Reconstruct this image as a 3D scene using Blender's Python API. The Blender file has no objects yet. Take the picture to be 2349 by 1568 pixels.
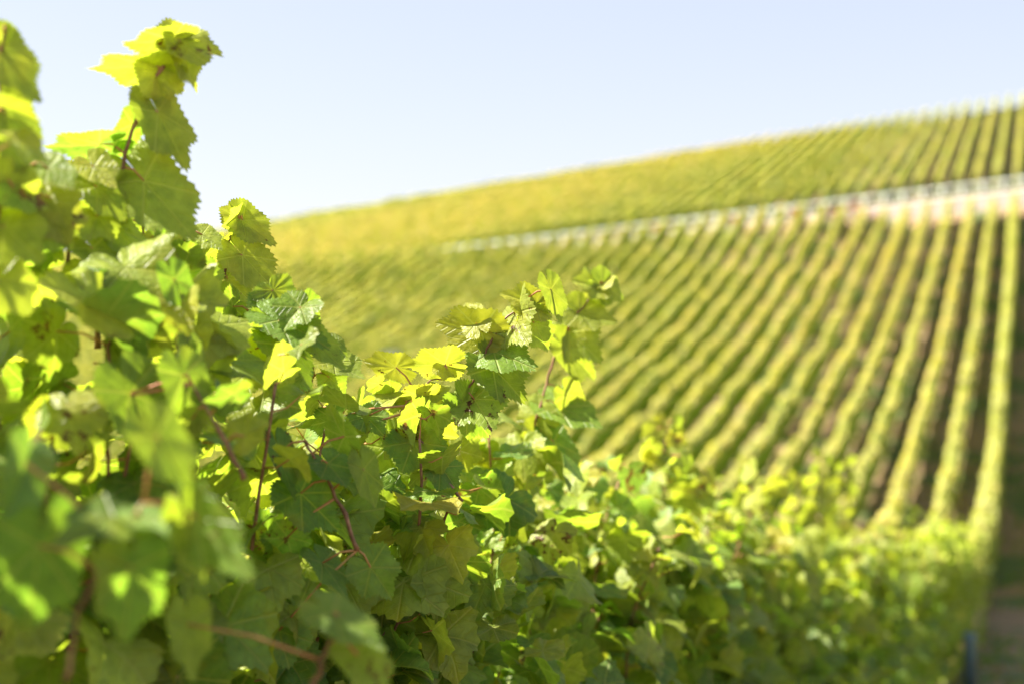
import bpy, math, random
import numpy as np
from mathutils import Vector
R = math.radians
rng = np.random.default_rng(11)
random.seed(11)
scene = bpy.context.scene
COL = scene.collection

# ------------------------------------------------------------------ camera, world, sun, exposure
YAW = R(20.3)
FPX, CX, CY = 3262.5, 1174.5, 784.0            # 50 mm lens on a 36 mm frame, measured on a 2349 px wide picture
cd = bpy.data.cameras.new("camera"); cam = bpy.data.objects.new("camera", cd); COL.objects.link(cam)
cd.lens = 50; cd.sensor_width = 36; cd.clip_start = 0.05; cd.clip_end = 3000
cd.dof.use_dof = True; cd.dof.focus_distance = 2.35; cd.dof.aperture_fstop = 2.25
cam.location = (0, 0, 0); cam.rotation_euler = (R(90), 0, YAW)
scene.camera = cam
FW = np.array([-math.sin(YAW), math.cos(YAW), 0.]); RT = np.array([math.cos(YAW), math.sin(YAW), 0.]); UP = np.array([0., 0, 1])

SUN = -0.64*RT + 0.06*FW + 0.72*UP; SUN /= np.linalg.norm(SUN)
w = bpy.data.worlds.new("World"); scene.world = w; w.use_nodes = True
nt = w.node_tree; bg = nt.nodes["Background"]
sky = nt.nodes.new("ShaderNodeTexSky"); sky.sky_type = 'NISHITA'; sky.sun_disc = False
sky.sun_elevation = math.asin(SUN[2]); sky.sun_rotation = math.atan2(SUN[0], SUN[1])
sky.altitude = 200; sky.air_density = 1.0; sky.dust_density = 1.0; sky.ozone_density = 1.5
gm = nt.nodes.new("ShaderNodeGamma"); gm.inputs[1].default_value = 0.42            # thin veil over the whole sky: even and pale
nt.links.new(sky.outputs[0], gm.inputs[0]); mu = nt.nodes.new("ShaderNodeMix"); mu.data_type = 'RGBA'; mu.blend_type = 'MULTIPLY'; mu.inputs[0].default_value = 1; mu.inputs[7].default_value = (1.08, 1.02, 1.09, 1)
nt.links.new(gm.outputs[0], mu.inputs[6]); nt.links.new(mu.outputs[2], bg.inputs[0]); bg.inputs[1].default_value = 0.115
sd = bpy.data.lights.new("sun", 'SUN'); so = bpy.data.objects.new("sun", sd); COL.objects.link(so)
sd.energy = 5.0; sd.angle = R(0.5); sd.color = (1.0, 0.93, 0.80)
so.rotation_euler = Vector(SUN).to_track_quat('Z', 'Y').to_euler(); so.location = (-20, 10, 40)
scene.view_settings.view_transform = 'Standard'; scene.view_settings.look = 'None'
scene.view_settings.gamma = 1; scene.view_settings.exposure = 2.12
try:
    scene.cycles.use_denoising = True; scene.cycles.denoiser = 'OPENIMAGEDENOISE'
    scene.cycles.max_bounces = 10; scene.cycles.transmission_bounces = 8; scene.cycles.diffuse_bounces = 8
    scene.cycles.sample_clamp_indirect = 8; scene.cycles.caustics_reflective = False
except Exception: pass

# ------------------------------------------------------------------ helpers
def tag(o, label=None, cat=None, group=None, kind=None):
    if label: o['label'] = label
    if cat: o['category'] = cat
    if group: o['group'] = group
    if kind: o['kind'] = kind
    return o
def empty(name, loc=(0, 0, 0)):
    o = bpy.data.objects.new(name, None); COL.objects.link(o); o.location = [float(v) for v in loc]; o.empty_display_size = .1
    return o
def link_mesh(name, V, T, mats, parent=None, tint=None, uv=None, midx=None, smooth=True, origin=(0, 0, 0)):
    """V (n,3) world verts, T (m,3) triangles or list of polygons"""
    V = np.asarray(V, dtype=np.float32) - np.asarray(origin, dtype=np.float32)
    me = bpy.data.meshes.new(name)
    if isinstance(T, np.ndarray):
        k = T.shape[1]
        me.vertices.add(len(V)); me.vertices.foreach_set('co', V.ravel())
        me.loops.add(T.size); me.loops.foreach_set('vertex_index', T.astype(np.int32).ravel())
        me.polygons.add(len(T)); me.polygons.foreach_set('loop_start', np.arange(0, T.size, k, dtype=np.int32))
        me.polygons.foreach_set('loop_total', np.full(len(T), k, dtype=np.int32))
        li = T.ravel()
        if uv is not None:
            ul = me.uv_layers.new(name='leaf'); ul.data.foreach_set('uv', np.asarray(uv, dtype=np.float32)[li].ravel())
        me.polygons.foreach_set('use_smooth', np.full(len(T), smooth))
        if midx is not None: me.polygons.foreach_set('material_index', np.asarray(midx, dtype=np.int32))
        me.update(calc_edges=True); me.validate()
    else:
        me.from_pydata([tuple(map(float, v)) for v in V], [], T); me.update()
        for p in me.polygons: p.use_smooth = smooth
    if tint is not None:
        at = me.color_attributes.new('tint', 'FLOAT_COLOR', 'POINT'); at.data.foreach_set('color', np.asarray(tint, dtype=np.float32).ravel())
    for m in (mats if isinstance(mats, (list, tuple)) else [mats]): me.materials.append(m)
    o = bpy.data.objects.new(name, me); COL.objects.link(o)
    if parent is not None:
        o.parent = parent
    elif tuple(origin) != (0, 0, 0): o.location = [float(v) for v in origin]
    return o
def at(px, py, d): return FW*d + RT*(px-CX)/FPX*d + UP*(CY-py)/FPX*d
def depth_of(px, a):
    phi = YAW - math.atan((px-CX)/FPX); y = a/math.tan(phi)
    return y*math.cos(YAW) + a*math.sin(YAW)
def norm(v): return v/np.maximum(np.linalg.norm(v, axis=-1, keepdims=True), 1e-9)

# the lie of the land: rows run along +Y, a = -x is the distance to the left of the camera
YP = [-60, 0, 1.3, 2.3, 3.4, 5.1, 9.4, 20, 28, 34.5, 43, 55.5, 77]
ZP = [-1.6, -1.45, -1.5, -1.6, -1.75, -2.05, -2.75, -4.35, -5.2, -5.22, -3.65, -0.63, 5.95]
def lat(y): return np.interp(y, [0, 40, 50, 60, 77, 125], [.0, .03, .045, .07, .088, .119])
def ground(x, y):
    x = np.asarray(x, float); y = np.asarray(y, float); a = np.clip(-x, -30, 200)
    z = np.interp(y, YP + [79.2, 80.4, 84.2, 84.6, 125, 126.5, 200, 400], ZP + [6.7, 7.9, 8.0, 8.55, 19.7, 18.9, 6, -12])
    sm = np.where(y < 78, np.interp(y-2, YP, ZP)*.25 + np.interp(y, YP, ZP)*.5 + np.interp(y+2, YP, ZP)*.25, z)
    z = np.where((y > 6) & (y < 75), sm, z)
    q = np.clip((a-6)/7, 0, 1); z = z + q*q*(3-2*q)*np.interp(y, [70, 79.2, 79.9, 80.2, 80.4], [0, .85, .6, .0, 0])
    return z - lat(y)*np.minimum(a, 90)

# ------------------------------------------------------------------ materials
def newmat(name):
    m = bpy.data.materials.new(name); m.use_nodes = True; t = m.node_tree
    for n in list(t.nodes): t.nodes.remove(n)
    return m, t
def N(t, typ, **kw):
    n = t.nodes.new(typ)
    for k, v in kw.items():
        if k.startswith('i_'):
            n.inputs[int(k[2:]) if k[2:].isdigit() else k[2:]].default_value = v
        else: setattr(n, k, v)
    return n
def MA(t, op, a, b=None, c=None, clamp=False):
    n = t.nodes.new('ShaderNodeMath'); n.operation = op; n.use_clamp = clamp
    for i, v in enumerate((a, b, c)):
        if v is None: continue
        if isinstance(v, (int, float)): n.inputs[i].default_value = v
        else: t.links.new(v, n.inputs[i])
    return n.outputs[0]
def MIX(t, f, a, b, mode='MIX'):
    n = t.nodes.new('ShaderNodeMix'); n.data_type = 'RGBA'; n.blend_type = mode
    for s, v in ((0, f), (6, a), (7, b)):
        if isinstance(v, (int, float)): n.inputs[s].default_value = v
        elif isinstance(v, tuple): n.inputs[s].default_value = v
        else: t.links.new(v, n.inputs[s])
    return n.outputs[2]
def noise(t, scale, detail=3, vec=None, rough=.55):
    n = N(t, 'ShaderNodeTexNoise'); n.inputs['Scale'].default_value = scale; n.inputs['Detail'].default_value = detail
    n.inputs['Roughness'].default_value = rough
    if vec is not None: t.links.new(vec, n.inputs['Vector'])
    return n.outputs[0]
def ramp(t, fac, stops):
    n = t.nodes.new('ShaderNodeValToRGB'); cr = n.color_ramp
    while len(cr.elements) < len(stops): cr.elements.new(.5)
    for e, (p, c) in zip(cr.elements, stops): e.position = p; e.color = (*c, 1)
    t.links.new(fac, n.inputs[0]); return n.outputs[0]
def SS(t, x, lo, hi):
    n = t.nodes.new('ShaderNodeMapRange'); n.interpolation_type = 'SMOOTHSTEP'
    t.links.new(x, n.inputs[0]); n.inputs[1].default_value = lo; n.inputs[2].default_value = hi
    return n.outputs[0]

def leaf_material(name, detailed):
    m, t = newmat(name)
    attr = N(t, 'ShaderNodeAttribute', attribute_name='tint'); base = attr.outputs['Color']
    geo = N(t, 'ShaderNodeNewGeometry'); pos = geo.outputs['Position']
    pr = N(t, 'ShaderNodeBsdfPrincipled'); tr = N(t, 'ShaderNodeBsdfTranslucent'); mx = N(t, 'ShaderNodeMixShader'); out = N(t, 'ShaderNodeOutputMaterial')
    col = base
    if detailed:
        uvn = N(t, 'ShaderNodeUVMap', uv_map='leaf'); sp = N(t, 'ShaderNodeSeparateXYZ'); t.links.new(uvn.outputs[0], sp.inputs[0])
        ax = MA(t, 'ABSOLUTE', sp.outputs[0]); y = sp.outputs[1]
        best = None; along = None
        for ang in (0.0, 0.95, 1.85):
            c, s = math.cos(ang), math.sin(ang)
            al = MA(t, 'ADD', MA(t, 'MULTIPLY', ax, s), MA(t, 'MULTIPLY', y, c))
            pe = MA(t, 'ABSOLUTE', MA(t, 'SUBTRACT', MA(t, 'MULTIPLY', ax, c), MA(t, 'MULTIPLY', y, s)))
            pe = MA(t, 'ADD', pe, MA(t, 'MULTIPLY', MA(t, 'LESS_THAN', al, 0.0), 1.0))
            if best is None: best, along = pe, al
            else:
                lt = MA(t, 'LESS_THAN', pe, best)
                along = MA(t, 'ADD', MA(t, 'MULTIPLY', lt, al), MA(t, 'MULTIPLY', MA(t, 'SUBTRACT', 1.0, lt), along))
                best = MA(t, 'MINIMUM', best, pe)
        main = SS(t, best, .020, .004)
        fr = MA(t, 'FRACT', MA(t, 'MULTIPLY', MA(t, 'SUBTRACT', along, MA(t, 'MULTIPLY', best, .75)), 9.0))
        sec = MA(t, 'ABSOLUTE', MA(t, 'SUBTRACT', fr, .5)); sec = SS(t, sec, .09, .0)
        vein = MA(t, 'MAXIMUM', main, MA(t, 'MULTIPLY', sec, .55))
        mott = noise(t, 55, 4, pos)
        vein_c = MIX(t, .55, base, (.50, .52, .16, 1))
        shade = MIX(t, 1.0, base, ramp(t, mott, [(.3, (.72, .76, .7)), (.7, (1.22, 1.18, 1.1))]), 'MULTIPLY')
        col = MIX(t, MA(t, 'MULTIPLY', vein, .75), shade, vein_c)
        yl = SS(t, noise(t, 16, 2, pos), .52, .72)      # patches turning yellow
        col = MIX(t, MA(t, 'MULTIPLY', yl, .35), col, (.42, .38, .035, 1))
        # dry brown patches where the leaf is damaged (tint alpha = share of damage)
        dm = MA(t, 'ADD', noise(t, 34, 5, pos, .7), MA(t, 'MULTIPLY', attr.outputs['Alpha'], .24))
        dmask = SS(t, dm, .715, .76)
        dry = ramp(t, noise(t, 90, 4, pos), [(.3, (.035, .016, .008)), (.6, (.16, .075, .03)), (.8, (.32, .2, .1))])
        col = MIX(t, dmask, col, dry)
        bump = N(t, 'ShaderNodeBump'); bump.inputs['Strength'].default_value = .55; bump.inputs['Distance'].default_value = .008
        hgt = MA(t, 'SUBTRACT', MA(t, 'MULTIPLY', noise(t, 110, 3, pos), .7), MA(t, 'MULTIPLY', vein, .8))
        t.links.new(hgt, bump.inputs['Height']); t.links.new(bump.outputs[0], pr.inputs['Normal'])
    # the underside is paler and duller
    under = MIX(t, .38, col, (.27, .33, .11, 1))
    front = MIX(t, geo.outputs['Backfacing'], col, under)
    t.links.new(front, pr.inputs['Base Color'])
    pr.inputs['Roughness'].default_value = .42 if detailed else .6
    pr.inputs['Specular IOR Level'].default_value = .45 if detailed else .15
    tc = MIX(t, 1.0, col, (1.18, 1.26, .46, 1), 'MULTIPLY')
    t.links.new(tc, tr.inputs[0])
    mx.inputs[0].default_value = .60 if detailed else .48
    t.links.new(pr.outputs[0], mx.inputs[1]); t.links.new(tr.outputs[0], mx.inputs[2]); t.links.new(mx.outputs[0], out.inputs[0])
    return m
M_NEAR = leaf_material('vine_leaf', True); M_FAR = leaf_material('vine_leaf_far', False)

def simple(name, stops, scale, rough=.8, bump=0, detail=5, spec=.3, stretch=None):
    m, t = newmat(name); pr = N(t, 'ShaderNodeBsdfPrincipled'); out = N(t, 'ShaderNodeOutputMaterial')
    geo = N(t, 'ShaderNodeNewGeometry'); vec = geo.outputs['Position']
    if stretch:
        mp = N(t, 'ShaderNodeMapping'); mp.inputs['Scale'].default_value = stretch; t.links.new(vec, mp.inputs[0]); vec = mp.outputs[0]
    f = noise(t, scale, detail, vec, .65)
    t.links.new(ramp(t, f, stops), pr.inputs['Base Color']); pr.inputs['Roughness'].default_value = rough
    pr.inputs['Specular IOR Level'].default_value = spec
    if bump:
        b = N(t, 'ShaderNodeBump'); b.inputs['Strength'].default_value = .8; b.inputs['Distance'].default_value = bump
        t.links.new(f, b.inputs['Height']); t.links.new(b.outputs[0], pr.inputs['Normal'])
    t.links.new(pr.outputs[0], out.inputs[0]); return m
M_CANE = simple('cane', [(.3, (.09, .045, .02)), (.5, (.22, .11, .06)), (.62, (.36, .19, .12)), (.75, (.24, .19, .07))], 30, .5, .001)
M_PETIOLE = simple('petiole', [(.3, (.42, .12, .08)), (.7, (.50, .30, .10))], 14, .5)
M_BARK = simple('bark', [(.3, (.03, .018, .012)), (.7, (.13, .08, .05))], 40, .9, .006, stretch=(1, 1, .3))
M_POST = simple('post_wood', [(.3, (.2, .17, .14)), (.7, (.4, .36, .3))], 20, .85, stretch=(1, 1, .1))
M_WIRE = simple('steel', [(.3, (.5, .5, .48)), (.7, (.7, .7, .68))], 20, .4)
M_RAIL = simple('painted_rail', [(.3, (.62, .66, .58)), (.7, (.8, .82, .74))], 8, .45)
M_WALL = simple('pale_plaster', [(.3, (.26, .21, .18)), (.7, (.37, .30, .26))], 2.2, .9, .01)
M_STONE = simple('grey_stone', [(.3, (.46, .42, .39)), (.7, (.64, .58, .54))], 3.0, .9, .02)
M_ROAD = simple('asphalt', [(.3, (.20, .19, .19)), (.7, (.33, .31, .30))], 9, .9)
M_BLUE = simple('blue_plastic', [(.3, (.10, .17, .20)), (.7, (.15, .23, .26))], 5, .4)
M_BOARD = simple('pale_board', [(.3, (.55, .55, .42)), (.7, (.68, .68, .56))], 5, .7)
M_ROSE = simple('rose_petal', [(.3, (.75, .10, .06)), (.7, (.85, .28, .16))], 10, .6)

# soil with chalky stones and weeds
m, t = newmat('vineyard_soil'); pr = N(t, 'ShaderNodeBsdfPrincipled'); out = N(t, 'ShaderNodeOutputMaterial')
geo = N(t, 'ShaderNodeNewGeometry'); p = geo.outputs['Position']
soil = ramp(t, noise(t, 5, 8, p, .7), [(.3, (.14, .085, .035)), (.55, (.25, .165, .08)), (.75, (.44, .33, .19))])
vo = N(t, 'ShaderNodeTexVoronoi'); vo.inputs['Scale'].default_value = 9; t.links.new(p, vo.inputs[0])
soil = MIX(t, SS(t, vo.outputs[0], .26, .12), soil, (.55, .47, .38, 1))
weed = ramp(t, noise(t, 14, 5, p), [(.3, (.035, .06, .015)), (.7, (.12, .17, .04))])
soil = MIX(t, SS(t, noise(t, .55, 6, p, .62), .47, .58), soil, weed)
t.links.new(soil, pr.inputs['Base Color']); pr.inputs['Roughness'].default_value = .95
b = N(t, 'ShaderNodeBump'); b.inputs['Distance'].default_value = .05; t.links.new(noise(t, 8, 8, p, .7), b.inputs['Height']); t.links.new(b.outputs[0], pr.inputs['Normal'])
t.links.new(pr.outputs[0], out.inputs[0]); M_SOIL = m

# ------------------------------------------------------------------ ground: one sheet to the horizon
xs = np.concatenate([[-900, -500, -300, -200], np.arange(-150, 40, 2.0), [60, 120, 250, 600]])
ys = np.concatenate([[-400, -150, -60], np.arange(-20, 78, .8), [78.6, 79.2, 79.8, 80.3, 80.55, 82, 84.0, 84.55, 84.8], np.arange(86, 140, 1.5), [150, 170, 200, 260, 400, 800]])
gx, gy = np.meshgrid(xs, ys); gz = ground(gx, gy)
gz += (np.sin(gx*1.7+gy*.9)*np.sin(gy*1.3)*.03) * ((gy < 77) & (gy > -20))
V = np.stack([gx, gy, gz], -1).reshape(-1, 3); nx, ny = len(xs), len(ys)
i, j = np.meshgrid(np.arange(nx-1), np.arange(ny-1)); q = (j*nx+i).ravel()
T = np.stack([q, q+1, q+1+nx, q+nx], 1)
tag(link_mesh('ground', V, T, M_SOIL), kind='structure')

# ------------------------------------------------------------------ leaf templates
def leaf_template(nang, rings, seed, soft=False):
    r_ = np.random.default_rng(seed)
    th = np.linspace(-math.pi, math.pi, nang, endpoint=False) + math.pi/nang
    a = np.abs(th)
    l1, l2, l3 = .25*r_.uniform(.7, 1.15), .19*r_.uniform(.7, 1.2), .12*r_.uniform(.6, 1.3)
    side = np.where(th > 0, r_.uniform(.92, 1.06), r_.uniform(.92, 1.06))
    rr = .60 + l1*np.exp(-(a/.34)**2) + l2*side*np.exp(-((a-.95)/.34)**2) + l3*np.exp(-((a-1.85)/.38)**2) + .06*np.exp(-((a-2.55)/.3)**2)
    rr *= 1 - .75*np.clip((a-2.72)/.38, 0, 1)**2
    if nang >= 30:
        tooth = np.where(np.arange(nang) % 2 == 0, 1, -1)*(.034 if nang > 60 else .03)
        rr += tooth*r_.uniform(.5, 1.4, nang)*(a < 2.7)
    rr *= 1 - .22*np.clip((a-1.9)/.8, 0, 1); rr /= 1.42
    fold, droop, wv, k, ph = r_.uniform(-.05, .50), r_.uniform(.1, .8), r_.uniform(.08, .28), r_.integers(2, 6), r_.uniform(0, 6.28)
    tw, cup = r_.uniform(-.35, .35), r_.uniform(-.25, .4)
    Vs = [np.array([[0., 0, 0]])]
    for f in rings:
        r = rr*f
        if f < 1: r = (rr*.6 + rr.mean()*.4)*f
        x, y = r*np.sin(th), r*np.cos(th)
        z = fold*np.abs(x) - droop*np.maximum(y, 0)**2 - .5*droop*np.minimum(y, 0)**2 + wv*(r**1.6)*np.sin(k*th+ph) + tw*x*y - cup*r*r
        z += .02*r*np.sin(11*th+ph) - .022*r*sum(np.exp(-((np.abs(th)-q_)/.13)**2) for q_ in (0, .95, 1.85)) + .05*r*f**4*r_.uniform(-1, 1)*np.sin(6*th+ph*2)
        Vs.append(np.stack([x, y, z], 1))
    Vv = np.concatenate(Vs); F = []
    n = nang
    for i in range(n):
        if i == n-1: continue                           # keep the sinus at the petiole open
        F.append((0, 1+i+1, 1+i))
    for k_ in range(len(rings)-1):
        o0, o1 = 1+k_*n, 1+(k_+1)*n
        for i in range(n-1):
            F.append((o0+i, o0+i+1, o1+i+1)); F.append((o0+i, o1+i+1, o1+i))
    return Vv, np.array(F, dtype=np.int32)[:, ::1]
T_HERO = [leaf_template(88, [.3, .6, .84, 1], 100+i) for i in range(16)]
for tv_, _ in T_HERO: tv_[:, 2] *= .62
T_NEAR = [leaf_template(44, [.4, .75, 1], 200+i) for i in range(24)]
T_MID = [leaf_template(30, [.55, 1], 300+i) for i in range(16)]
T_LOW = [leaf_template(9, [1], 400+i) for i in range(12)]
T_CARD = [leaf_template(5, [1], 500+i) for i in range(8)]

class Leaves:
    def __init__(s): s.V, s.T, s.U, s.C, s.M, s.n = [], [], [], [], [], 0
    def add(s, temps, P, X, Y, Z, size, tint):
        P = np.atleast_2d(P); n = len(P)
        if n == 0: return
        ids = rng.integers(0, len(temps), n)
        for k, (tv, tf) in enumerate(temps):
            sel = np.where(ids == k)[0]
            if len(sel) == 0: continue
            m = len(tv)
            W = P[sel][:, None, :] + size[sel][:, None, None]*(tv[None, :, 0:1]*X[sel][:, None, :] + tv[None, :, 1:2]*Y[sel][:, None, :] + tv[None, :, 2:3]*Z[sel][:, None, :])
            F = tf[None] + (s.n + np.arange(len(sel))*m)[:, None, None]
            s.V.append(W.reshape(-1, 3)); s.T.append(F.reshape(-1, 3)); s.U.append(np.tile(tv[:, :2], (len(sel), 1)))
            s.C.append(np.repeat(tint[sel], m, 0)); s.M.append(np.zeros(len(sel)*len(tf), int)); s.n += len(sel)*m
    def raw(s, V, T, tint, mi=1):
        s.V.append(V); s.T.append(T+s.n); s.U.append(np.zeros((len(V), 2))); s.C.append(np.tile(tint, (len(V), 1))); s.M.append(np.full(len(T), mi)); s.n += len(V)
    def build(s, name, mats, parent, origin):
        if not s.V: return None
        return link_mesh(name, np.concatenate(s.V), np.concatenate(s.T), mats, parent, np.concatenate(s.C), np.concatenate(s.U), np.concatenate(s.M), True, origin)

def tube(pts, radii, sides=6):
    P = np.asarray(pts, float); n = len(P); tg = norm(np.gradient(P, axis=0)); ref = np.array([.31, .87, .17])
    A = norm(np.cross(tg, ref)); B = np.cross(tg, A); rad = np.broadcast_to(radii, (n,))
    an = np.linspace(0, 2*math.pi, sides, endpoint=False)
    V = (P[:, None] + rad[:, None, None]*(np.cos(an)[None, :, None]*A[:, None] + np.sin(an)[None, :, None]*B[:, None])).reshape(-1, 3)
    F = []
    for i in range(n-1):
        for j in range(sides):
            a, b_ = i*sides+j, i*sides+(j+1) % sides
            F += [(a, b_, b_+sides), (a, b_+sides, a+sides)]
    for j in range(1, sides-1): F += [(0, j+1, j), ((n-1)*sides, (n-1)*sides+j, (n-1)*sides+j+1)]
    return V, np.array(F, dtype=np.int32)
def tubes(lst):
    Vs, Ts, n = [], [], 0
    for V, T in lst: Vs.append(V); Ts.append(T+n); n += len(V)
    return np.concatenate(Vs), np.concatenate(Ts)

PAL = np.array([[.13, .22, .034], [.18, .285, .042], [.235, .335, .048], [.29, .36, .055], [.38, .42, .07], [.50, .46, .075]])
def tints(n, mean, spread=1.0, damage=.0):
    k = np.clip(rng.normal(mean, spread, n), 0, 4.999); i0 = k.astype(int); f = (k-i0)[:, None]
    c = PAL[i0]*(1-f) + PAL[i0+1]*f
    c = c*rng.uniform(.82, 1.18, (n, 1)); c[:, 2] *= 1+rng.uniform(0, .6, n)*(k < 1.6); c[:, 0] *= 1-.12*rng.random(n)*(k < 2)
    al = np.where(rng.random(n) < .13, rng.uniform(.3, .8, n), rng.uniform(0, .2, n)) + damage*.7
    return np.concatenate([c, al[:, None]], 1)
def frames(n, outward, down=.8, face=None, jit=.5):
    """leaf axes: Y along the midrib (out and down), Z the upper face (up, outwards and to the sun)"""
    Z = norm(np.array([0, 0, .55]) + .45*outward + .35*SUN + rng.normal(0, jit, (n, 3)))
    Yv = outward*.5 + np.array([0, 0, -down]) + rng.normal(0, .45, (n, 3))
    Yv = norm(Yv - Z*np.sum(Yv*Z, 1, keepdims=True)); X = np.cross(Yv, Z)
    return X, Yv, Z

# ------------------------------------------------------------------ the near row: single vines
A0 = 1.15                                                   # its distance to the left of the camera
TOPY = [.3, 1.25, 1.5, 1.8, 2.1, 2.5, 3.0, 3.4, 5.1, 9.4, 20, 28, 34.5]
TOPZ = [.19, .18, .12, .01, -.12, -.14, -.22, -.31, -.64, -1.30, -2.82, -3.85, -3.98]
def top(y): return np.interp(y, TOPY, TOPZ)
def near_vine(y0, y1, label, nshoot, lod, extra):
    yc = (y0+y1)/2; base = np.array([-A0, yc, float(ground(-A0, yc))])
    root = empty('grapevine', base)
    tag(root, label, 'grapevine', 'grapevines of the near row')
    h = float(top(yc)) - base[2]
    # gnarled trunk and the arm tied along the wire
    zz = np.linspace(-.05, .55, 9); tp = np.stack([-A0+.03*np.sin(zz*9+yc*3), yc+.04*np.sin(zz*7+yc), base[2]+zz], 1)
    armz = base[2]+.55
    arm = [[-A0+.02*math.sin(k*2.1), yc + s_*k*.09, float(ground(-A0, yc+s_*k*.09))+.56+.02*math.sin(k*3+yc)] for s_ in (1,) for k in range(7)]
    arm2 = [[-A0, yc - k*.09, float(ground(-A0, yc-k*.09))+.56+.02*math.sin(k*2+yc)] for k in range(6)]
    Vt, Tt = tubes([tube(tp, np.linspace(.034, .024, 9)*(1+.2*np.sin(zz*40)), 8), tube(arm, np.linspace(.02, .009, 7), 7), tube(arm2, np.linspace(.02, .009, 6), 7)])
    link_mesh('trunk', Vt, Tt, M_BARK, root, origin=base)
    L = Leaves(); canes = []; temps = {0: T_NEAR, 1: T_MID, 2: T_LOW}[lod]
    for s_ in range(nshoot):
        ys_ = rng.uniform(y0, y1); gz_ = float(ground(-A0, ys_)); ztop = float(top(ys_)) + rng.normal(-.05, .06) + (rng.uniform(.05, .16) if rng.random() < .14 and ys_ > 3.4 else 0)
        u0, u1 = rng.normal(0, .04), rng.uniform(-.27, .27); u1 = u1*.55 if (u1 > 0 and ys_ < 2.0) else u1
        n = 26; tt = np.linspace(0, 1, n)
        z = gz_+.55 + (ztop-gz_-.55)*tt
        bend = rng.uniform(-.3, .3)
        P = np.stack([-A0+u0+(u1-u0)*tt**.8+.02*np.sin(tt*9+s_), ys_+bend*tt**1.5*.5+.02*np.sin(tt*7+s_*2), z-.06*max(0, abs(u1)-.15)*tt**4*4], 1)
        canes.append(tube(P[::2], np.linspace(.0052, .0022, 13), 5 if lod else 6))
        k = np.arange(1, n, 1); nn = len(k)
        sgn = np.where((k+s_) % 2 == 0, 1, -1)
        od = np.stack([sgn*rng.uniform(.2, 1, nn)+np.sign(u1)*.35, rng.normal(0, .6, nn), rng.uniform(0, .5, nn)], 1); od = norm(od)
        pl = rng.uniform(.045, .11, nn)*(1-.45*tt[k]); size = (1.0 if lod == 0 else 1.15)*rng.uniform(.085, .15, nn)*(1-.42*np.clip(tt[k]-.6, 0, 1)/.4)
        J = P[k] + od*pl[:, None]
        if lod < 2:
            for q in range(nn):
                mid = (P[k[q]]+J[q])/2 + np.array([0, 0, -.006]); v_, t_ = tube([P[k[q]], mid, J[q]], [.0016, .0013, .0011], 4)
                L.raw(v_, t_, (.3, .1, .05, 0))
        outw = norm(np.stack([od[:, 0], od[:, 1]*.5, od[:, 2]*.2], 1))
        X, Y, Z = frames(nn, outw)
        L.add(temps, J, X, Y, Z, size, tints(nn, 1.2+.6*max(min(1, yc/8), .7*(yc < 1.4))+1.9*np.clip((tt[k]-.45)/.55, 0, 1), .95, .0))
    # leaves of the side shoots that thicken the two faces and fill the middle
    n = int(extra*(y1-y0)); yy = rng.uniform(y0, y1, n); gz_ = ground(-A0, yy); tz = top(yy)-.02
    hh = rng.random(n)**.85
    side = np.where(rng.random(n) < .62, 1., -1.)
    u = side*rng.uniform(.08, .30, n)*(1-.45*hh**4); u = np.where((u > 0) & (yy < 2.0), u*.6, u)
    P = np.stack([-A0+u, yy, gz_+.22+(tz-gz_-.22)*hh], 1)
    outw = np.stack([np.sign(u), rng.normal(0, .4, n), np.zeros(n)], 1); outw = norm(outw)
    X, Y, Z = frames(n, outw)
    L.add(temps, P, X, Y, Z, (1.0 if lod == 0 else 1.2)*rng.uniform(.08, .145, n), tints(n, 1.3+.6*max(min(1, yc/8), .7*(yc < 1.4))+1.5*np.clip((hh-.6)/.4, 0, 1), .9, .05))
    for Vc, Tc in canes: link_mesh('cane', Vc, Tc, M_CANE, root, origin=base)
    L.build('foliage', [M_NEAR, M_PETIOLE], root, base)
    return root

near_labels = [
 (-.35, .55, 'nearest grapevine of the near row, mostly past the left edge of the picture', 14, 0, 120),
 (.55, 1.3, 'large blurred grapevine at the left edge with leaves high against the sky', 17, 0, 170),
 (1.3, 2.0, 'grapevine under the tall leafy shoot that rises into the sky', 17, 0, 190),
 (2.0, 2.8, 'sharply focused grapevine with a wide serrated leaf, right of the tall shoot', 17, 0, 210),
 (2.8, 3.8, 'grapevine behind the focused one with a long shoot leaning right', 18, 0, 200),
 (3.8, 4.9, 'softly blurred grapevine just right of the long leaning shoot', 18, 1, 190),
 (4.9, 6.1, 'blurred grapevine at the middle of the falling hedge top', 18, 1, 190),
 (6.1, 7.5, 'blurred grapevine left of the upright leafy tuft on the hedge', 18, 1, 190),
 (7.5, 9.0, 'blurred grapevine carrying the upright tuft of yellow leaves', 18, 1, 190),
 (9.0, 10.8, 'blurred grapevine just beyond the upright tuft on the hedge', 19, 2, 190),
 (10.8, 12.8, 'strongly blurred grapevine low on the hedge toward the dark gap', 20, 2, 190),
 (12.8, 15.0, 'farthest single grapevine before the near row turns into a smooth strip', 22, 2, 190)]
vines = [near_vine(*a) for a in near_labels]
def vine_at(y):
    for a, v in zip(near_labels, vines):
        if a[0] <= y < a[1]: return v
    return vines[-1]

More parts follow.
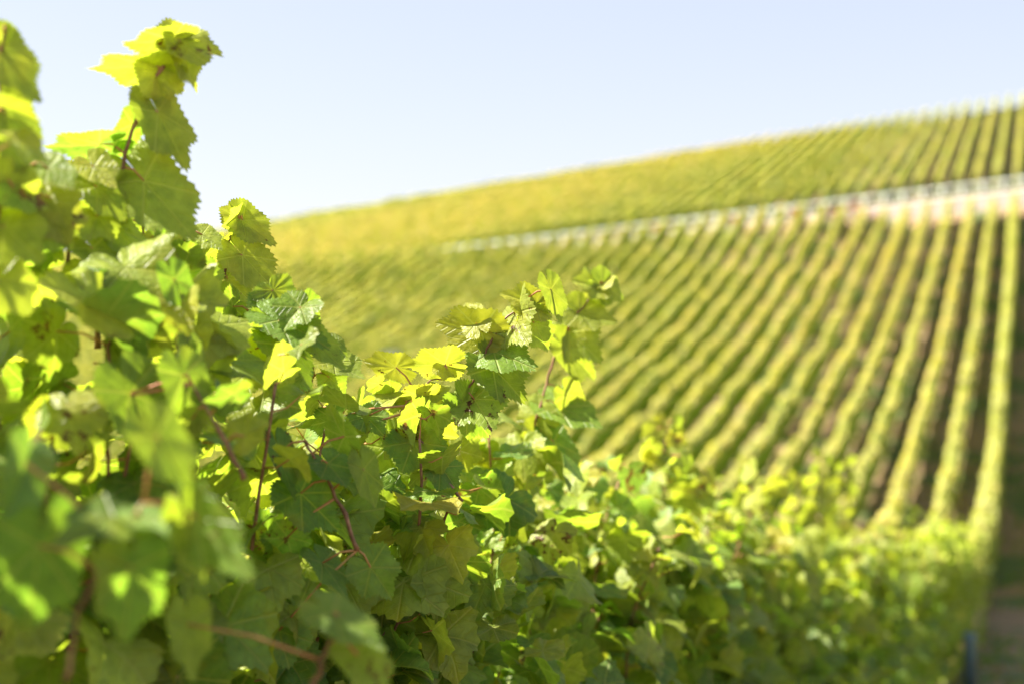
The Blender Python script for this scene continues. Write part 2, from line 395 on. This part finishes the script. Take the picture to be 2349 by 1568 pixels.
# ------------------------------------------------------------------ shoots that stand out of the near row, leaf by leaf
def hero_leaf(L, j, tip, width, d, dd, roll, kind, dam=0.0, jb=None, a_stem=None):
    """j, tip: where the stalk joins and where the tip is; width in the same units; d distance, dd how much farther the tip is, roll about the midrib"""
    J = at(*j, d); Tp = at(*tip, d+dd); Y = Tp-J; ln = np.linalg.norm(Y); Y = Y/ln
    view = norm(J[None])[0]; X = norm(np.cross(view, Y)[None])[0]; c, s_ = math.cos(R(roll)), math.sin(R(roll))
    Z0 = np.cross(X, Y)
    if np.dot(Z0, view) > 0: X = -X; Z0 = -Z0
    lit = width < 0; width = abs(width)                     # a leaf that turns its upper face to the sun
    if lit and np.dot(np.cross(X*c - Z0*s_, Y), SUN) > np.dot(np.cross(X*c + Z0*s_, Y), SUN): s_ = -s_
    Xr = X*c + Z0*s_; Zr = np.cross(Xr, Y)
    W = width*(.66 if d < 1.5 else .95)/FPX*d
    t0 = tints(1, kind+(.7 if d < 1.5 else .15), .15, dam)
    sc = W
    L.add([T_HERO[rng.integers(0, len(T_HERO))]], J[None], Xr[None], (Y*max(.75, min(2.1, ln/(W*.62))))[None], Zr[None], np.array([sc]), t0)
    if a_stem is not None:
        S = np.asarray(a_stem); mid = (S+J)/2 + np.array([0, 0, .006])
        v_, t_ = tube([S, mid, J], [.0019, .0015, .0013], 6); L.raw(v_, t_, (.3, .1, .05, 0))
def shoot(stem, a, leaves, rad=(.005, .002), noleafstem=False, depth=None):
    dep = depth or depth_of(stem[0][0], a)
    P = np.array([at(x, y, dep + (0 if len(q) == 0 else q[0])) for x, y, *q in stem])
    # smooth the stem
    tt = np.linspace(0, len(P)-1, len(P)*4); Ps = np.stack([np.interp(tt, np.arange(len(P)), P[:, k]) for k in range(3)], 1)
    Ps[1:-1] = (Ps[:-2]+2*Ps[1:-1]+Ps[2:])/4; Ps[1:-1] += rng.normal(0, .0012, Ps[1:-1].shape)
    rr = np.linspace(rad[0], rad[1], len(Ps))*.65; rr[::5] *= 1.35
    v = vine_at(P[0][1]); base = np.array(v.location)
    V_, T_ = tube(Ps, rr, 8)
    st = link_mesh('shoot', V_, T_, M_CANE, v, origin=base)
    L = Leaves()
    for (j, tip, wd, dd, roll, kind, *rest) in leaves:
        dam = rest[0] if rest else 0; off = rest[1] if len(rest) > 1 else 0
        J = at(*j, dep+off); S = Ps[np.argmin(np.linalg.norm(Ps-J, axis=1))]
        hero_leaf(L, j, tip, wd, dep+off, dd, roll, kind, dam, a_stem=S)
    L.build('foliage', [M_NEAR, M_PETIOLE], st, base)
    return st
# tall soft shoot against the sky
shoot([(225, 800), (205, 620), (268, 440), (300, 300), (350, 190), (408, 98)], 1.15, [
 ((412, 96), (520, 120), 140, .03, 50, 3.6), ((395, 92), (270, 110), 140, -.02, 52, 3.9), ((345, 152), (120, 170), 130, .02, 50, 3.6),
 ((362, 165), (385, 255), 120, .0, 20, 4.2), ((412, 112), (458, 218), 96, .03, 45, 3.5), ((362, 258), (440, 400), 126, .0, 22, 3.4),
 ((305, 285), (262, 365), 90, .0, 35, 1.6), ((228, 330), (85, 356), 120, .02, 50, 1.4),
 ((330, 415), (470, 575), 185, -.05, 12, 3.0), ((270, 440), (300, 520), 120, .03, 20, 3.3),
 ((240, 480), (170, 560), 130, 0, 20, 2.9), ((262, 520), (340, 600), 130, -.03, 45, 2.4), ((215, 640), (130, 700), 130, 0, 30, 3.4), ((215, 700), (300, 760), 130, -.05, 40, 2.0)], (.0058, .003), depth=1.92)
# left edge shoots
shoot([(-30, 760), (-10, 500), (10, 300), (-5, 180), (10, 75)], 1.1, [
 ((8, 70), (12, 105), 60, 0, 30, 3.6), ((0, 120), (90, 240), 140, .0, 20, 3.0), ((10, 260), (60, 400), 150, 0, 20, 2.6), ((-10, 300), (-40, 420), 140, 0, 20, 3),
 ((20, 420), (-30, 520), 150, 0, 30, 3.4), ((30, 430), (120, 470), 140, .03, 50, 2.0), ((10, 520), (100, 600), 170, 0, 25, 3.2), ((0, 640), (80, 720), 170, 0, 30, 3.6)], depth=1.62)
# crisp little shoot above the left shoulder
shoot([(512, 700), (519, 625), (523, 560), (533, 522), (552, 500)], 1.2, [
 ((556, 505), (632, 565), 95, .0, 12, 3.9, .1), ((545, 500), (512, 520), 78, -.03, 40, 3.5), ((545, 498), (505, 475), -80, -.02, 40, 4.1),
 ((556, 585), (640, 678), 122, .0, 10, 3.9, .2), ((505, 560), (478, 610), 80, .02, 45, 2.9), ((522, 640), (585, 700), 110, .0, 30, 3.3, .3), ((500, 690), (430, 720), 110, 0, 40, 1.6),
 ((470, 700), (540, 735), 120, -.02, 30, 2.2, .5)], (.003, .0016), depth=2.35)
shoot([(260, 465), (225, 448), (170, 422), (130, 402)], 1.3, [
 ((150, 405), (172, 470), 96, 0, 10, 4.0, .1), ((205, 432), (262, 462), 70, .0, 40, 3.9), ((130, 400), (92, 430), 70, .0, 55, 3.7)], (.002, .0012), depth=2.3)
# central bright cluster
shoot([(1010, 985), (1040, 935), (1088, 872), (1118, 800), (1150, 740), (1200, 690)], 1.0, [
 ((1104, 760), (984, 742), 118, .02, 12, 4.4, .15), ((1092, 742), (1062, 690), 80, .03, 10, 4.1), ((1180, 722), (1202, 785), -155, -.06, 42, 3.6, .35),
 ((1132, 806), (1228, 838), -128, -.05, 32, 1.5, .15), ((1130, 842), (1215, 925), 118, .0, 15, 2.4), ((1228, 700), (1150, 668), -96, -.02, 35, 4.2), ((1205, 690), (1250, 720), 90, .0, 40, 3.8),
 ((1264, 664), (1296, 752), 72, .0, 40, 3.3), ((1225, 740), (1262, 812), 90, .02, 20, 2.8), ((1088, 915), (1128, 978), 156, -.05, 10, 2.0, .75), ((1070, 930), (1135, 1010), 120, .04, 20, 1.8)],
 (.004, .002), depth=2.42)
shoot([(905, 1000), (925, 930), (975, 880), (1040, 860)], 1.0, [
 ((1021, 834), (928, 843), 108, .0, 35, 4.2, .4), ((908, 842), (822, 832), 88, .02, 30, 4.6, .35), ((1018, 838), (1046, 858), 90, 0, 40, 4.0), ((977, 912), (898, 932), 96, .0, 35, 4.0, .9),
 ((985, 905), (1040, 880), 80, .02, 45, 3.5, .2), ((960, 960), (975, 1000), 60, .0, 20, 2.4), ((900, 905), (850, 935), 90, .0, 30, 3.0, .8), ((870, 880), (840, 900), 70, .0, 40, 3.6, .7)],
 (.003, .0016), depth=2.42)
# the wide sharp leaf and its neighbours
shoot([(1060, 1150), (1010, 1080), (960, 1000), (930, 930)], .95, [
 ((948, 1012), (1000, 1094), 142, -.03, 8, 1.55, .05), ((940, 1000), (905, 960), 90, .0, 30, 3.3, 1.0), ((797, 1002), (812, 1066), -158, -.05, 35, 2.9, .7),
 ((839, 955), (882, 990), 108, -.02, 35, 1.2, .2), ((765, 960), (700, 985), 110, -.02, 40, 1.0, .1), ((1010, 1070), (1060, 1120), 110, .0, 35, .9, .5)], (.004, .002), depth=2.3)
shoot([(820, 1260), (790, 1180), (740, 1080), (700, 1010)], .9, [
 ((752, 1062), (800, 1118), 118, -.03, 38, .9), ((640, 1038), (690, 1205), 96, -.03, 45, 1.2), ((835, 1075), (872, 1195), 84, .0, 30, 2.4), ((690, 1130), (780, 1215), 150, .0, 12, .7),
 ((660, 1230), (610, 1290), 120, .0, 30, 1.2), ((740, 1290), (800, 1370), 100, -.04, 45, 1.0), ((850, 1300), (905, 1370), 130, .0, 15, .9), ((640, 1445), (668, 1542), 160, .0, 8, .8), ((790, 1000), (740, 930), 90, 0, 40, 1.4)],
 (.005, .003), depth=2.02)
# long shoot leaning right, a little behind the focus
shoot([(1144, 1140), (1190, 1068), (1232, 955), (1255, 870), (1282, 788), (1328, 714), (1378, 650)], 1.1, [
 ((1374, 655), (1312, 640), -92, -.02, 40, 3.7), ((1380, 652), (1436, 686), 96, .02, 25, 3.2), ((1384, 650), (1400, 622), 60, .03, 40, 3.8), ((1372, 680), (1352, 708), 64, .02, 15, 3.6), ((1330, 716), (1414, 742), 100, .0, 20, 3.4),
 ((1306, 760), (1378, 824), 124, -.03, 10, 3.3), ((1300, 800), (1375, 872), 100, .05, 35, 3.6), ((1282, 932), (1393, 984), 118, -.05, 42, 1.4), ((1270, 1012), (1344, 1120), 96, -.04, 40, .9),
 ((1240, 960), (1180, 905), 100, .03, 25, 3.3), ((1300, 905), (1332, 960), 90, .04, 30, 3.5), ((1232, 1000), (1290, 1040), 100, .05, 30, 4.2), ((1190, 1070), (1130, 1050), 100, .05, 30, 4.3),
 ((1200, 1080), (1260, 1130), 110, .03, 30, 2.6)], (.0055, .002), depth=3.05)
shoot([(1150, 1215), (1125, 1130), (1092, 1060)], 1.1, [((1092, 1050), (1130, 1080), 110, 0, 35, 4.1), ((1092, 1060), (1060, 1090), 90, 0, 30, 4.4), ((1100, 1190), (1180, 1240), 130, 0, 25, 1.3), ((1130, 1330), (1110, 1375), 110, -.05, 15, 1.6)], (.004, .002), depth=2.95)
# soft near leaves at the lower left
shoot([(150, 1560), (180, 1400), (250, 1250), (330, 1150)], .8, [
 ((262, 1190), (135, 1222), -260, -.05, 52, .9), ((320, 1185), (395, 1228), 170, -.05, 48, .9), ((450, 1185), (600, 1362), -250, -.05, 30, 1.1), ((90, 1250), (60, 1480), 330, .0, 12, .6), ((300, 1300), (290, 1480), 280, 0, 20, .8),
 ((430, 1200), (500, 1420), 190, .03, 40, 1.9), ((360, 1000), (450, 1130), 200, .0, 20, 1.8), ((60, 1060), (20, 1190), 200, -.05, 30, 1.0)], (.0035, .002), depth=1.25)
shoot([(700, 1640), (740, 1500), (790, 1420)], .85, [((765, 1405), (965, 1535), 190, -.05, 38, 1.1), ((820, 1500), (900, 1600), 170, -.03, 20, 1.6), ((430, 1430), (440, 1560), 180, .0, 25, 1.9)], (.005, .003), depth=1.45)
shoot([(560, 1100), (500, 980), (440, 880)], .85, [((540, 905), (470, 930), 110, -.02, 50, 1.1), ((420, 860), (460, 985), 130, .0, 25, 2.2), ((440, 960), (400, 1010), 100, .0, 40, 3.0), ((300, 900), (380, 1060), 180, 0, 25, 2.0), ((130, 960), (60, 1010), 170, 0, 25, 3.4), ((560, 1000), (620, 960), 120, 0, 40, 3.2)], depth=1.65)
shoot([(640, 960), (665, 860), (640, 760)], 1.0, [((690, 705), (640, 752), -115, -.03, 38, 1.8), ((640, 735), (760, 790), -130, -.03, 40, 2.0), ((640, 790), (745, 930), 120, .0, 38, 1.9), ((720, 780), (790, 850), 90, .0, 30, 2.8, .9), ((570, 780), (470, 800), 120, .0, 40, 3.2), ((560, 860), (620, 880), 110, 0, 40, 3.5), ((585, 800), (560, 850), 100, 0, 20, 3.9, .6)], (.004, .002), depth=2.1)
shoot([(255, 900), (245, 780), (370, 720)], 1.0, [((235, 665), (170, 650), -130, -.02, 45, 1.8), ((245, 720), (262, 770), 90, .0, 15, 2.9), ((370, 745), (345, 800), 90, .0, 20, 3.2), ((400, 640), (440, 730), 100, .0, 35, 1.6), ((440, 800), (470, 880), 90, .0, 50, 2.4), ((130, 760), (60, 830), 180, -.05, 25, 2.6)], depth=1.75)
# blurred tufts farther down the row
def tuft(px, py0, py1, a, seed, n=12, lean=10, kind=3.6):
    r_ = np.random.default_rng(seed); st = [(px-lean, py0), (px, (py0+py1)/2), (px+lean*.6, py1)]
    d = depth_of(px, a); sc = FPX/d; lv = []
    for k in range(n):
        f = k/(n-1); x = px-lean+lean*1.6*f; y = py0+(py1-py0)*f; s_ = 1 if k % 2 else -1
        w_ = sc*r_.uniform(.08, .12)*(1-.35*f); j = (x+s_*w_*.4, y-r_.uniform(0, .3)*w_)
        lv.append((j, (j[0]+s_*w_*r_.uniform(.2, .6), j[1]+w_*r_.uniform(.2, .6)), w_, r_.uniform(-.03, .03), r_.uniform(0, 50), r_.normal(kind, .6)))
    shoot(st, a, lv, (.005, .002))
tuft(60, 600, 380, 1.15, 21, 9, 20, 3.2); tuft(165, 660, 400, 1.2, 22, 10, 14, 3.2); tuft(335, 700, 500, 1.2, 24, 8, -14, 3.0)
tuft(425, 740, 540, 1.25, 25, 8, 10, 3.0); tuft(575, 800, 690, 1.15, 26, 6, 12, 3.0); 
tuft(640, 860, 720, 1.1, 29, 6, 18, 2.4); tuft(720, 900, 790, 1.1, 30, 6, 14, 2.8); tuft(1520, 1120, 968, 1.15, 1, 11, 22, 3.8); tuft(1600, 1160, 1080, 1.05, 2, 7); tuft(1720, 1190, 1095, 1.1, 3, 7)
tuft(1880, 1220, 1042, 1.1, 4, 13, 10, 4.0); tuft(1935, 1220, 1060, 1.05, 5, 12, 8, 4.0); tuft(1830, 1210, 1090, 1.2, 6, 9, 5)
tuft(2060, 1250, 1160, 1.15, 7, 8, 14, 3.3); tuft(2100, 1250, 1165, 1.1, 8, 7, 12, 3.2); tuft(2195, 1260, 1190, 1.15, 9, 8, 6, 3.4)

# ------------------------------------------------------------------ vine rows up the slope
def yellowness(a, y):
    g = lambda a0, y0, sa, sy: np.exp(-((a-a0)/sa)**2-((y-y0)/sy)**2)
    return np.clip(1.5*g(62, 96, 18, 12) + 1.5*g(42, 103, 11, 15) + .9*g(26, 121, 9, 8) + .4*g(8, 65, 6, 12), 0, 1)
def vine_row(a, y0, y1, label, group, dens, h=1.25, hw=.24, near=False, post=False, topz=None):
    yc0 = y0; base = np.array([-a, yc0, float(ground(-a, yc0))])
    root = empty('vine_row', base); tag(root, label, 'vine row', group)
    step = .45; ny_ = int((y1-y0)/step)+1; yy = np.linspace(y0, y1, ny_); gz_ = ground(-a, yy)
    ht = (h + .07*np.sin(yy*1.1+a*5) + rng.normal(0, .05, ny_)) if topz is None else topz(yy)-gz_-.04
    wd = hw*(1 + .09*np.sin(yy*.5+a*3) + rng.normal(0, .08, ny_)); cx = -a + .02*np.sin(yy*.3+a*7)+rng.normal(0, .010, ny_)
    if near: wd = wd*np.interp(yy, [20, 45], [1, .68])
    weak = np.interp(yy, np.arange(y0-1, y1+2, 1.0), rng.choice([1, 1, 1, 1, .96, 1.04, .88, .72], len(np.arange(y0-1, y1+2, 1.0)), p=[.2, .2, .2, .12, .12, .1, .045, .015])); ht = ht*weak; wd = wd*weak**.7
    prof = [(-.75, .20), (-1.0, .45), (-.95, .8), (-.55, .98), (0, 1.02), (.55, .98), (.95, .8), (1.0, .45), (.75, .20)]
    m_ = len(prof); V_ = np.zeros((ny_, m_, 3))
    for k, (pu, ph) in enumerate(prof):
        V_[:, k, 0] = cx + pu*(wd-.05)*(1+rng.normal(0, .12, ny_)); V_[:, k, 1] = yy + rng.normal(0, .08, ny_); V_[:, k, 2] = gz_ + ph*(ht-.06)+rng.normal(0, .03, ny_)
    i_, j_ = np.meshgrid(np.arange(m_), np.arange(ny_-1)); i2 = (i_+1) % m_
    A_ = (j_*m_+i_).ravel(); B_ = (j_*m_+i2).ravel()
    Tq = np.concatenate([np.stack([A_, B_, B_+m_], 1), np.stack([A_, B_+m_, A_+m_], 1)])
    caps = np.array([(0, k+1, k) for k in range(1, m_-1)] + [((ny_-1)*m_, (ny_-1)*m_+k, (ny_-1)*m_+k+1) for k in range(1, m_-1)])
    Tq = np.concatenate([Tq, caps])
    L = Leaves()
    yel = yellowness(a, np.repeat(yy, m_)); c0 = PAL[1][None]*(1-yel[:, None])*np.array([[1.15, .93, 1.2]]) + PAL[4][None]*yel[:, None]
    L.raw(V_.reshape(-1, 3), Tq, (0, 0, 0, 0), 0); L.C[-1] = np.concatenate([c0, np.zeros((len(c0), 1))], 1)
    n = int(dens*(y1-y0)); ly = rng.uniform(y0, y1, n)
    tt = np.clip(rng.normal(.5, .3, n), 0, 1); ang = (tt*1.0)*math.pi           # 0 = left foot .. pi = right foot over the top
    lw = np.interp(ly, yy, wd); lh = np.interp(ly, yy, ht); lc = np.interp(ly, yy, cx); lg = np.interp(ly, yy, gz_)
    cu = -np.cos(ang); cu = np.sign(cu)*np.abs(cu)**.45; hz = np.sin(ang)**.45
    P = np.stack([lc+cu*lw*rng.uniform(.8, 1.12, n), ly, lg+.2+(lh-.2)*hz*rng.uniform(.9, 1.2 if near else 1.06, n)], 1)
    outw = norm(np.stack([cu, rng.normal(0, .3, n), hz*.4], 1))
    X, Y, Z = frames(n, outw, .5, None, .45)
    sz = rng.uniform(.11, .17, n)*(1.05 if near else 1.1)
    ye = yellowness(a, ly)
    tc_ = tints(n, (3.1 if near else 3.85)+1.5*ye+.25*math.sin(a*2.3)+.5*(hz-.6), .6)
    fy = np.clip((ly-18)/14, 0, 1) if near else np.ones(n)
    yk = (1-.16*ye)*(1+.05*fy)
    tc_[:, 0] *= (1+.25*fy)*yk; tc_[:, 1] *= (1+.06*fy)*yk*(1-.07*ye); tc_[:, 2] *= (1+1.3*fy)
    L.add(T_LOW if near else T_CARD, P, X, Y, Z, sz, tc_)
    L.build('foliage', [M_FAR, M_PETIOLE], root, base)
    if post:
        for py in ([y0-.15, y1+.2]):
            g = float(ground(-a, py)); v_, t_ = tube([[-a, py, g-.1], [-a, py, g+.7], [-a, py, g+1.3]], [.025, .025, .02], 6)
            link_mesh('end_post', v_, t_, M_BARK, root, origin=base)
    return root
ordn = ['first', 'second', 'third', 'fourth', 'fifth', 'sixth', 'seventh', 'eighth', 'ninth', 'tenth', 'eleventh', 'twelfth', 'thirteenth', 'fourteenth', 'fifteenth', 'sixteenth', 'seventeenth', 'eighteenth']
GL = 'vine rows on the slope below the railing'; GU = 'vine rows on the slope above the railing'
vine_row(1.12, 14.8, 79.1, 'vine row below the railing that carries on the near hedge, first from the right', GL, 170, 1.3, .23, True, topz=lambda y: np.where(y < 34, top(y)+.0+.10*np.sin(y*2.3)+.07*np.sin(y*5.1+1), ground(-1.12, y)+1.27+.05*np.sin(y*1.3)))
for k in range(1, 74):
    a = 1.1+1.1*k
    lab = ('%s vine row from the right below the railing, left of the dark soil strip' % ordn[k]) if k < 6 else \
          ('%s vine row from the right on the slope below the railing' % ordn[k]) if k < 16 else 'soft vine row at the left of the lower slope, merging with its neighbours'
    vine_row(a, 5.0 if k < 20 else 12, 79.1 if a < 35 else 80, lab, GL, 60, 1.25, .15, post=False)
for k in range(5):
    a = -1.1*k-.12
    vine_row(a, 30+k*1.5, 79.1, 'vine row at the right edge of the picture, beside the bare soil strip' if k == 0 else 'vine row past the right edge of the lower slope', GL, 46, 1.2, .2)
for k in range(-7, 104):
    a = 1.1+1.1*k
    lab = 'vine row past the right edge of the upper slope' if k < 0 else ('%s vine row from the right on the slope above the railing' % ordn[k]) if k < 14 else 'soft vine row on the upper slope, merging with its neighbours'
    vine_row(a, 85.6 if a < 34 else 81.2, 125, lab, GU, 38, 1.15, .14, post=(k < 30))

# ------------------------------------------------------------------ terrace road with its two walls and the railing
def strip(name, prof, a0, a1, mat, step=2.0, parent=None, origin=(0, 0, 0)):
    """sweep a closed profile of (y, height above the road edge line) across the slope"""
    n = int((a1-a0)/step)+1; aa = np.linspace(a0, a1, n); m_ = len(prof); V_ = []
    for a in aa:
        zr = ROADZ(a)
        for (y, h) in prof: V_.append((-a, y, zr+h))
    F = []
    for i in range(n-1):
        for j in range(m_): F.append((i*m_+j, i*m_+(j+1) % m_, (i+1)*m_+(j+1) % m_, (i+1)*m_+j))
    F.append(tuple(range(m_))[::-1]); F.append(tuple((n-1)*m_+j for j in range(m_)))
    return link_mesh(name, V_, F, mat, parent, smooth=False, origin=origin)
def ROADZ(a): return 8.02 - float(lat(80))*a
tag(strip('road', [(80.4, .02), (80.4, -.3), (84.3, -.3), (84.3, .03)], -9, 35, M_ROAD), kind='structure')
wl = strip('retaining_wall', [(80.05, .12), (79.35, -1.75), (80.4, -2.0), (80.4, .12)], -9, 34, M_WALL)
tag(wl, 'pale pinkish sloping retaining wall behind the upper ends of the lower vine rows', 'wall')
w2 = strip('stone_wall', [(84.3, .62), (83.7, .0), (84.62, -.3), (84.62, .62)], -9, 33, M_STONE)
tag(w2, 'low grey stone wall behind the railing, at the foot of the upper vine rows', 'wall')
rl = empty('railing', (0, 80.2, ROADZ(0)+.12)); rb = (0, 80.2, ROADZ(0)+.12)
tag(rl, 'long pale metal railing along the terrace road between the two vine slopes', 'railing')
for k, h in enumerate((.16, .72)):
    v_, t_ = tube([[-a, 80.2, ROADZ(a)+h] for a in np.arange(-8, 35, 1.0)], .045, 8); link_mesh('rail', v_, t_, M_RAIL, rl, origin=rb)
pm = None
for k in range(42):
    a = -7.5+1.03*k
    if pm is None:
        v_, t_ = tube([[0, 0, -.1], [0, 0, .35], [0, 0, .66]], [.06, .055, .055], 8); o = link_mesh('post', v_, t_, M_RAIL, rl); pm = o.data
    else:
        o = bpy.data.objects.new('post', pm); COL.objects.link(o); o.parent = rl
    o.location = (-a, 0, ROADZ(a)-ROADZ(0))
# roses at the row ends
def rose_bush(a, y, s, label):
    g = float(ground(-a, y)); base = np.array([-a, y, g]); root = empty('rose_bush', base); tag(root, label, 'rose bush', 'rose bushes at the ends of the vine rows')
    st = [tube([base, base+[rng.normal(0, .1), rng.normal(0, .1), .5*s], base+[rng.normal(0, .25), rng.normal(0, .2), .95*s]], [.012, .008, .004], 5) for _ in range(6)]
    v_, t_ = tubes(st); link_mesh('stem', v_, t_, M_CANE, root, origin=base)
    L = Leaves(); n = 160; P = base + np.stack([rng.normal(0, .2*s, n), rng.normal(0, .2*s, n), rng.uniform(.2, 1.05*s, n)], 1)
    X, Y, Z = frames(n, norm(rng.normal(0, 1, (n, 3)))); L.add(T_CARD, P, X, Y, Z, rng.uniform(.06, .1, n), tints(n, 1.2, .5)); L.build('foliage', [M_FAR, M_PETIOLE], root, base)
    Vs = []
    for _ in range(34):
        c = base + np.array([rng.normal(0, .22*s), rng.normal(0, .2*s), rng.uniform(.5, 1.15)*s])
        for rr_ in (.07, .045): 
            th = np.linspace(0, 5*2*math.pi/5, 5, endpoint=False)
            for q in th:
                d1 = np.array([math.cos(q), math.sin(q), .5]); d2 = np.array([math.cos(q+1.2), math.sin(q+1.2), .5]); Vs.append((c, c+d1*rr_, c+(d1+d2)*rr_*.75+[0, 0, .03], c+d2*rr_))
    V_ = np.array(Vs).reshape(-1, 3); T_ = np.arange(len(V_)).reshape(-1, 4)
    link_mesh('blossoms', V_, T_, M_ROSE, root, origin=base)
for a, s, lab in [(9.35, 1.15, 'largest red rose bush under the railing, at the end of a vine row'), (12.6, .7, 'red rose bush second from the right of the row ends, left of the largest'),
                  (10.45, .75, 'small orange red rose bush touching the left side of the largest'), (15.9, .75, 'red rose bush half way along the railing, between two yellow vine rows'), (20.3, .7, 'orange rose bush below the railing with pale bare wall to its right'),
                  (27, .6, 'faint pink rose bush far left under the railing'), (8.3, .7, 'low orange rose bush just right of the largest')]:
    rose_bush(a, 79.0, s, lab)
# pale board among the vines, blue tube by the hedge foot
a, y = 25.6, 54.5; g = float(ground(-a, y)); base = np.array([-a, y, g])
bd = empty('sign_board', base); tag(bd, 'small pale square board on a post among the lower vine rows', 'sign')
v_, t_ = tube([base+[0, .03, -.1], base+[0, .03, .8], base+[0, .03, 1.9]], .035, 8); link_mesh('post', v_, t_, M_POST, bd, origin=base)
c = base+np.array([0, 0, 1.55]); ux = RT*.36; uz = UP*.38; un = FW*.02
V_ = [c+sx*ux+sz*uz+sn*un for sn in (-1, 1) for sx, sz in ((-1, -1), (1, -1), (1, 1), (-1, 1))]
link_mesh('board', V_, [(0, 1, 2, 3), (7, 6, 5, 4), (0, 4, 5, 1), (1, 5, 6, 2), (2, 6, 7, 3), (3, 7, 4, 0)], M_BOARD, bd, smooth=False, origin=base)
a, y = .72, 16.6; g = float(ground(-a, y)); base = np.array([-a, y, g])
tb = empty('grow_tube', base); tag(tb, 'blue plastic grow tube at the foot of the hedge beside the soil strip', 'grow tube')
def open_tube(r, h, wth, top_flare):
    an = np.linspace(0, 2*math.pi, 20, endpoint=False); rings_ = [(r, 0), (r, h*.9), (r*top_flare, h), (r*top_flare-wth, h), (r-wth, h*.9), (r-wth, 0)]
    V_ = [(rr_*math.cos(q), rr_*math.sin(q)+.05*z_, z_) for rr_, z_ in rings_ for q in an]; F = []
    for k in range(6):
        for j in range(20): F.append((k*20+j, k*20+(j+1) % 20, ((k+1) % 6)*20+(j+1) % 20, ((k+1) % 6)*20+j))
    return np.array(V_), F
V_, F_ = open_tube(.06, .6, .006, 1.15); link_mesh('tube', V_, F_, M_BLUE, tb)
v_, t_ = tube([[.085, 0, -.05], [.085, .02, .4], [.085, .05, .85]], .009, 6); link_mesh('stake', v_, t_, M_POST, tb)
print('objects', len(bpy.data.objects), 'verts', sum(len(m.vertices) for m in bpy.data.meshes))


# ------------------------------------------------------------------ weeds and fallen leaves between the rows
n = 26000; px_ = rng.uniform(-16, 3.0, n); py_ = 8+70*rng.random(n)**1.3
keep = (np.sin(px_*1.9+3*np.sin(py_*.31))*np.sin(py_*.9+px_) > -.15); px_, py_ = px_[keep], py_[keep]; n = len(px_)
Pw = np.stack([px_, py_, ground(px_, py_)+rng.uniform(.01, .10, n)], 1); Lw = Leaves()
Xw, Yw, Zw = frames(n, norm(rng.normal(0, 1, (n, 3))), .1)
tw_ = tints(n, .9, .9); br = rng.random(n) < .25; tw_[br, :3] = np.array([.30, .19, .07])*rng.uniform(.6, 1.3, (br.sum(), 1))
Lw.add(T_CARD, Pw, Xw, Yw, Zw, rng.uniform(.05, .14, n), tw_)
tag(Lw.build('weeds', [M_FAR, M_PETIOLE], None, (0, 0, 0)), kind='stuff')
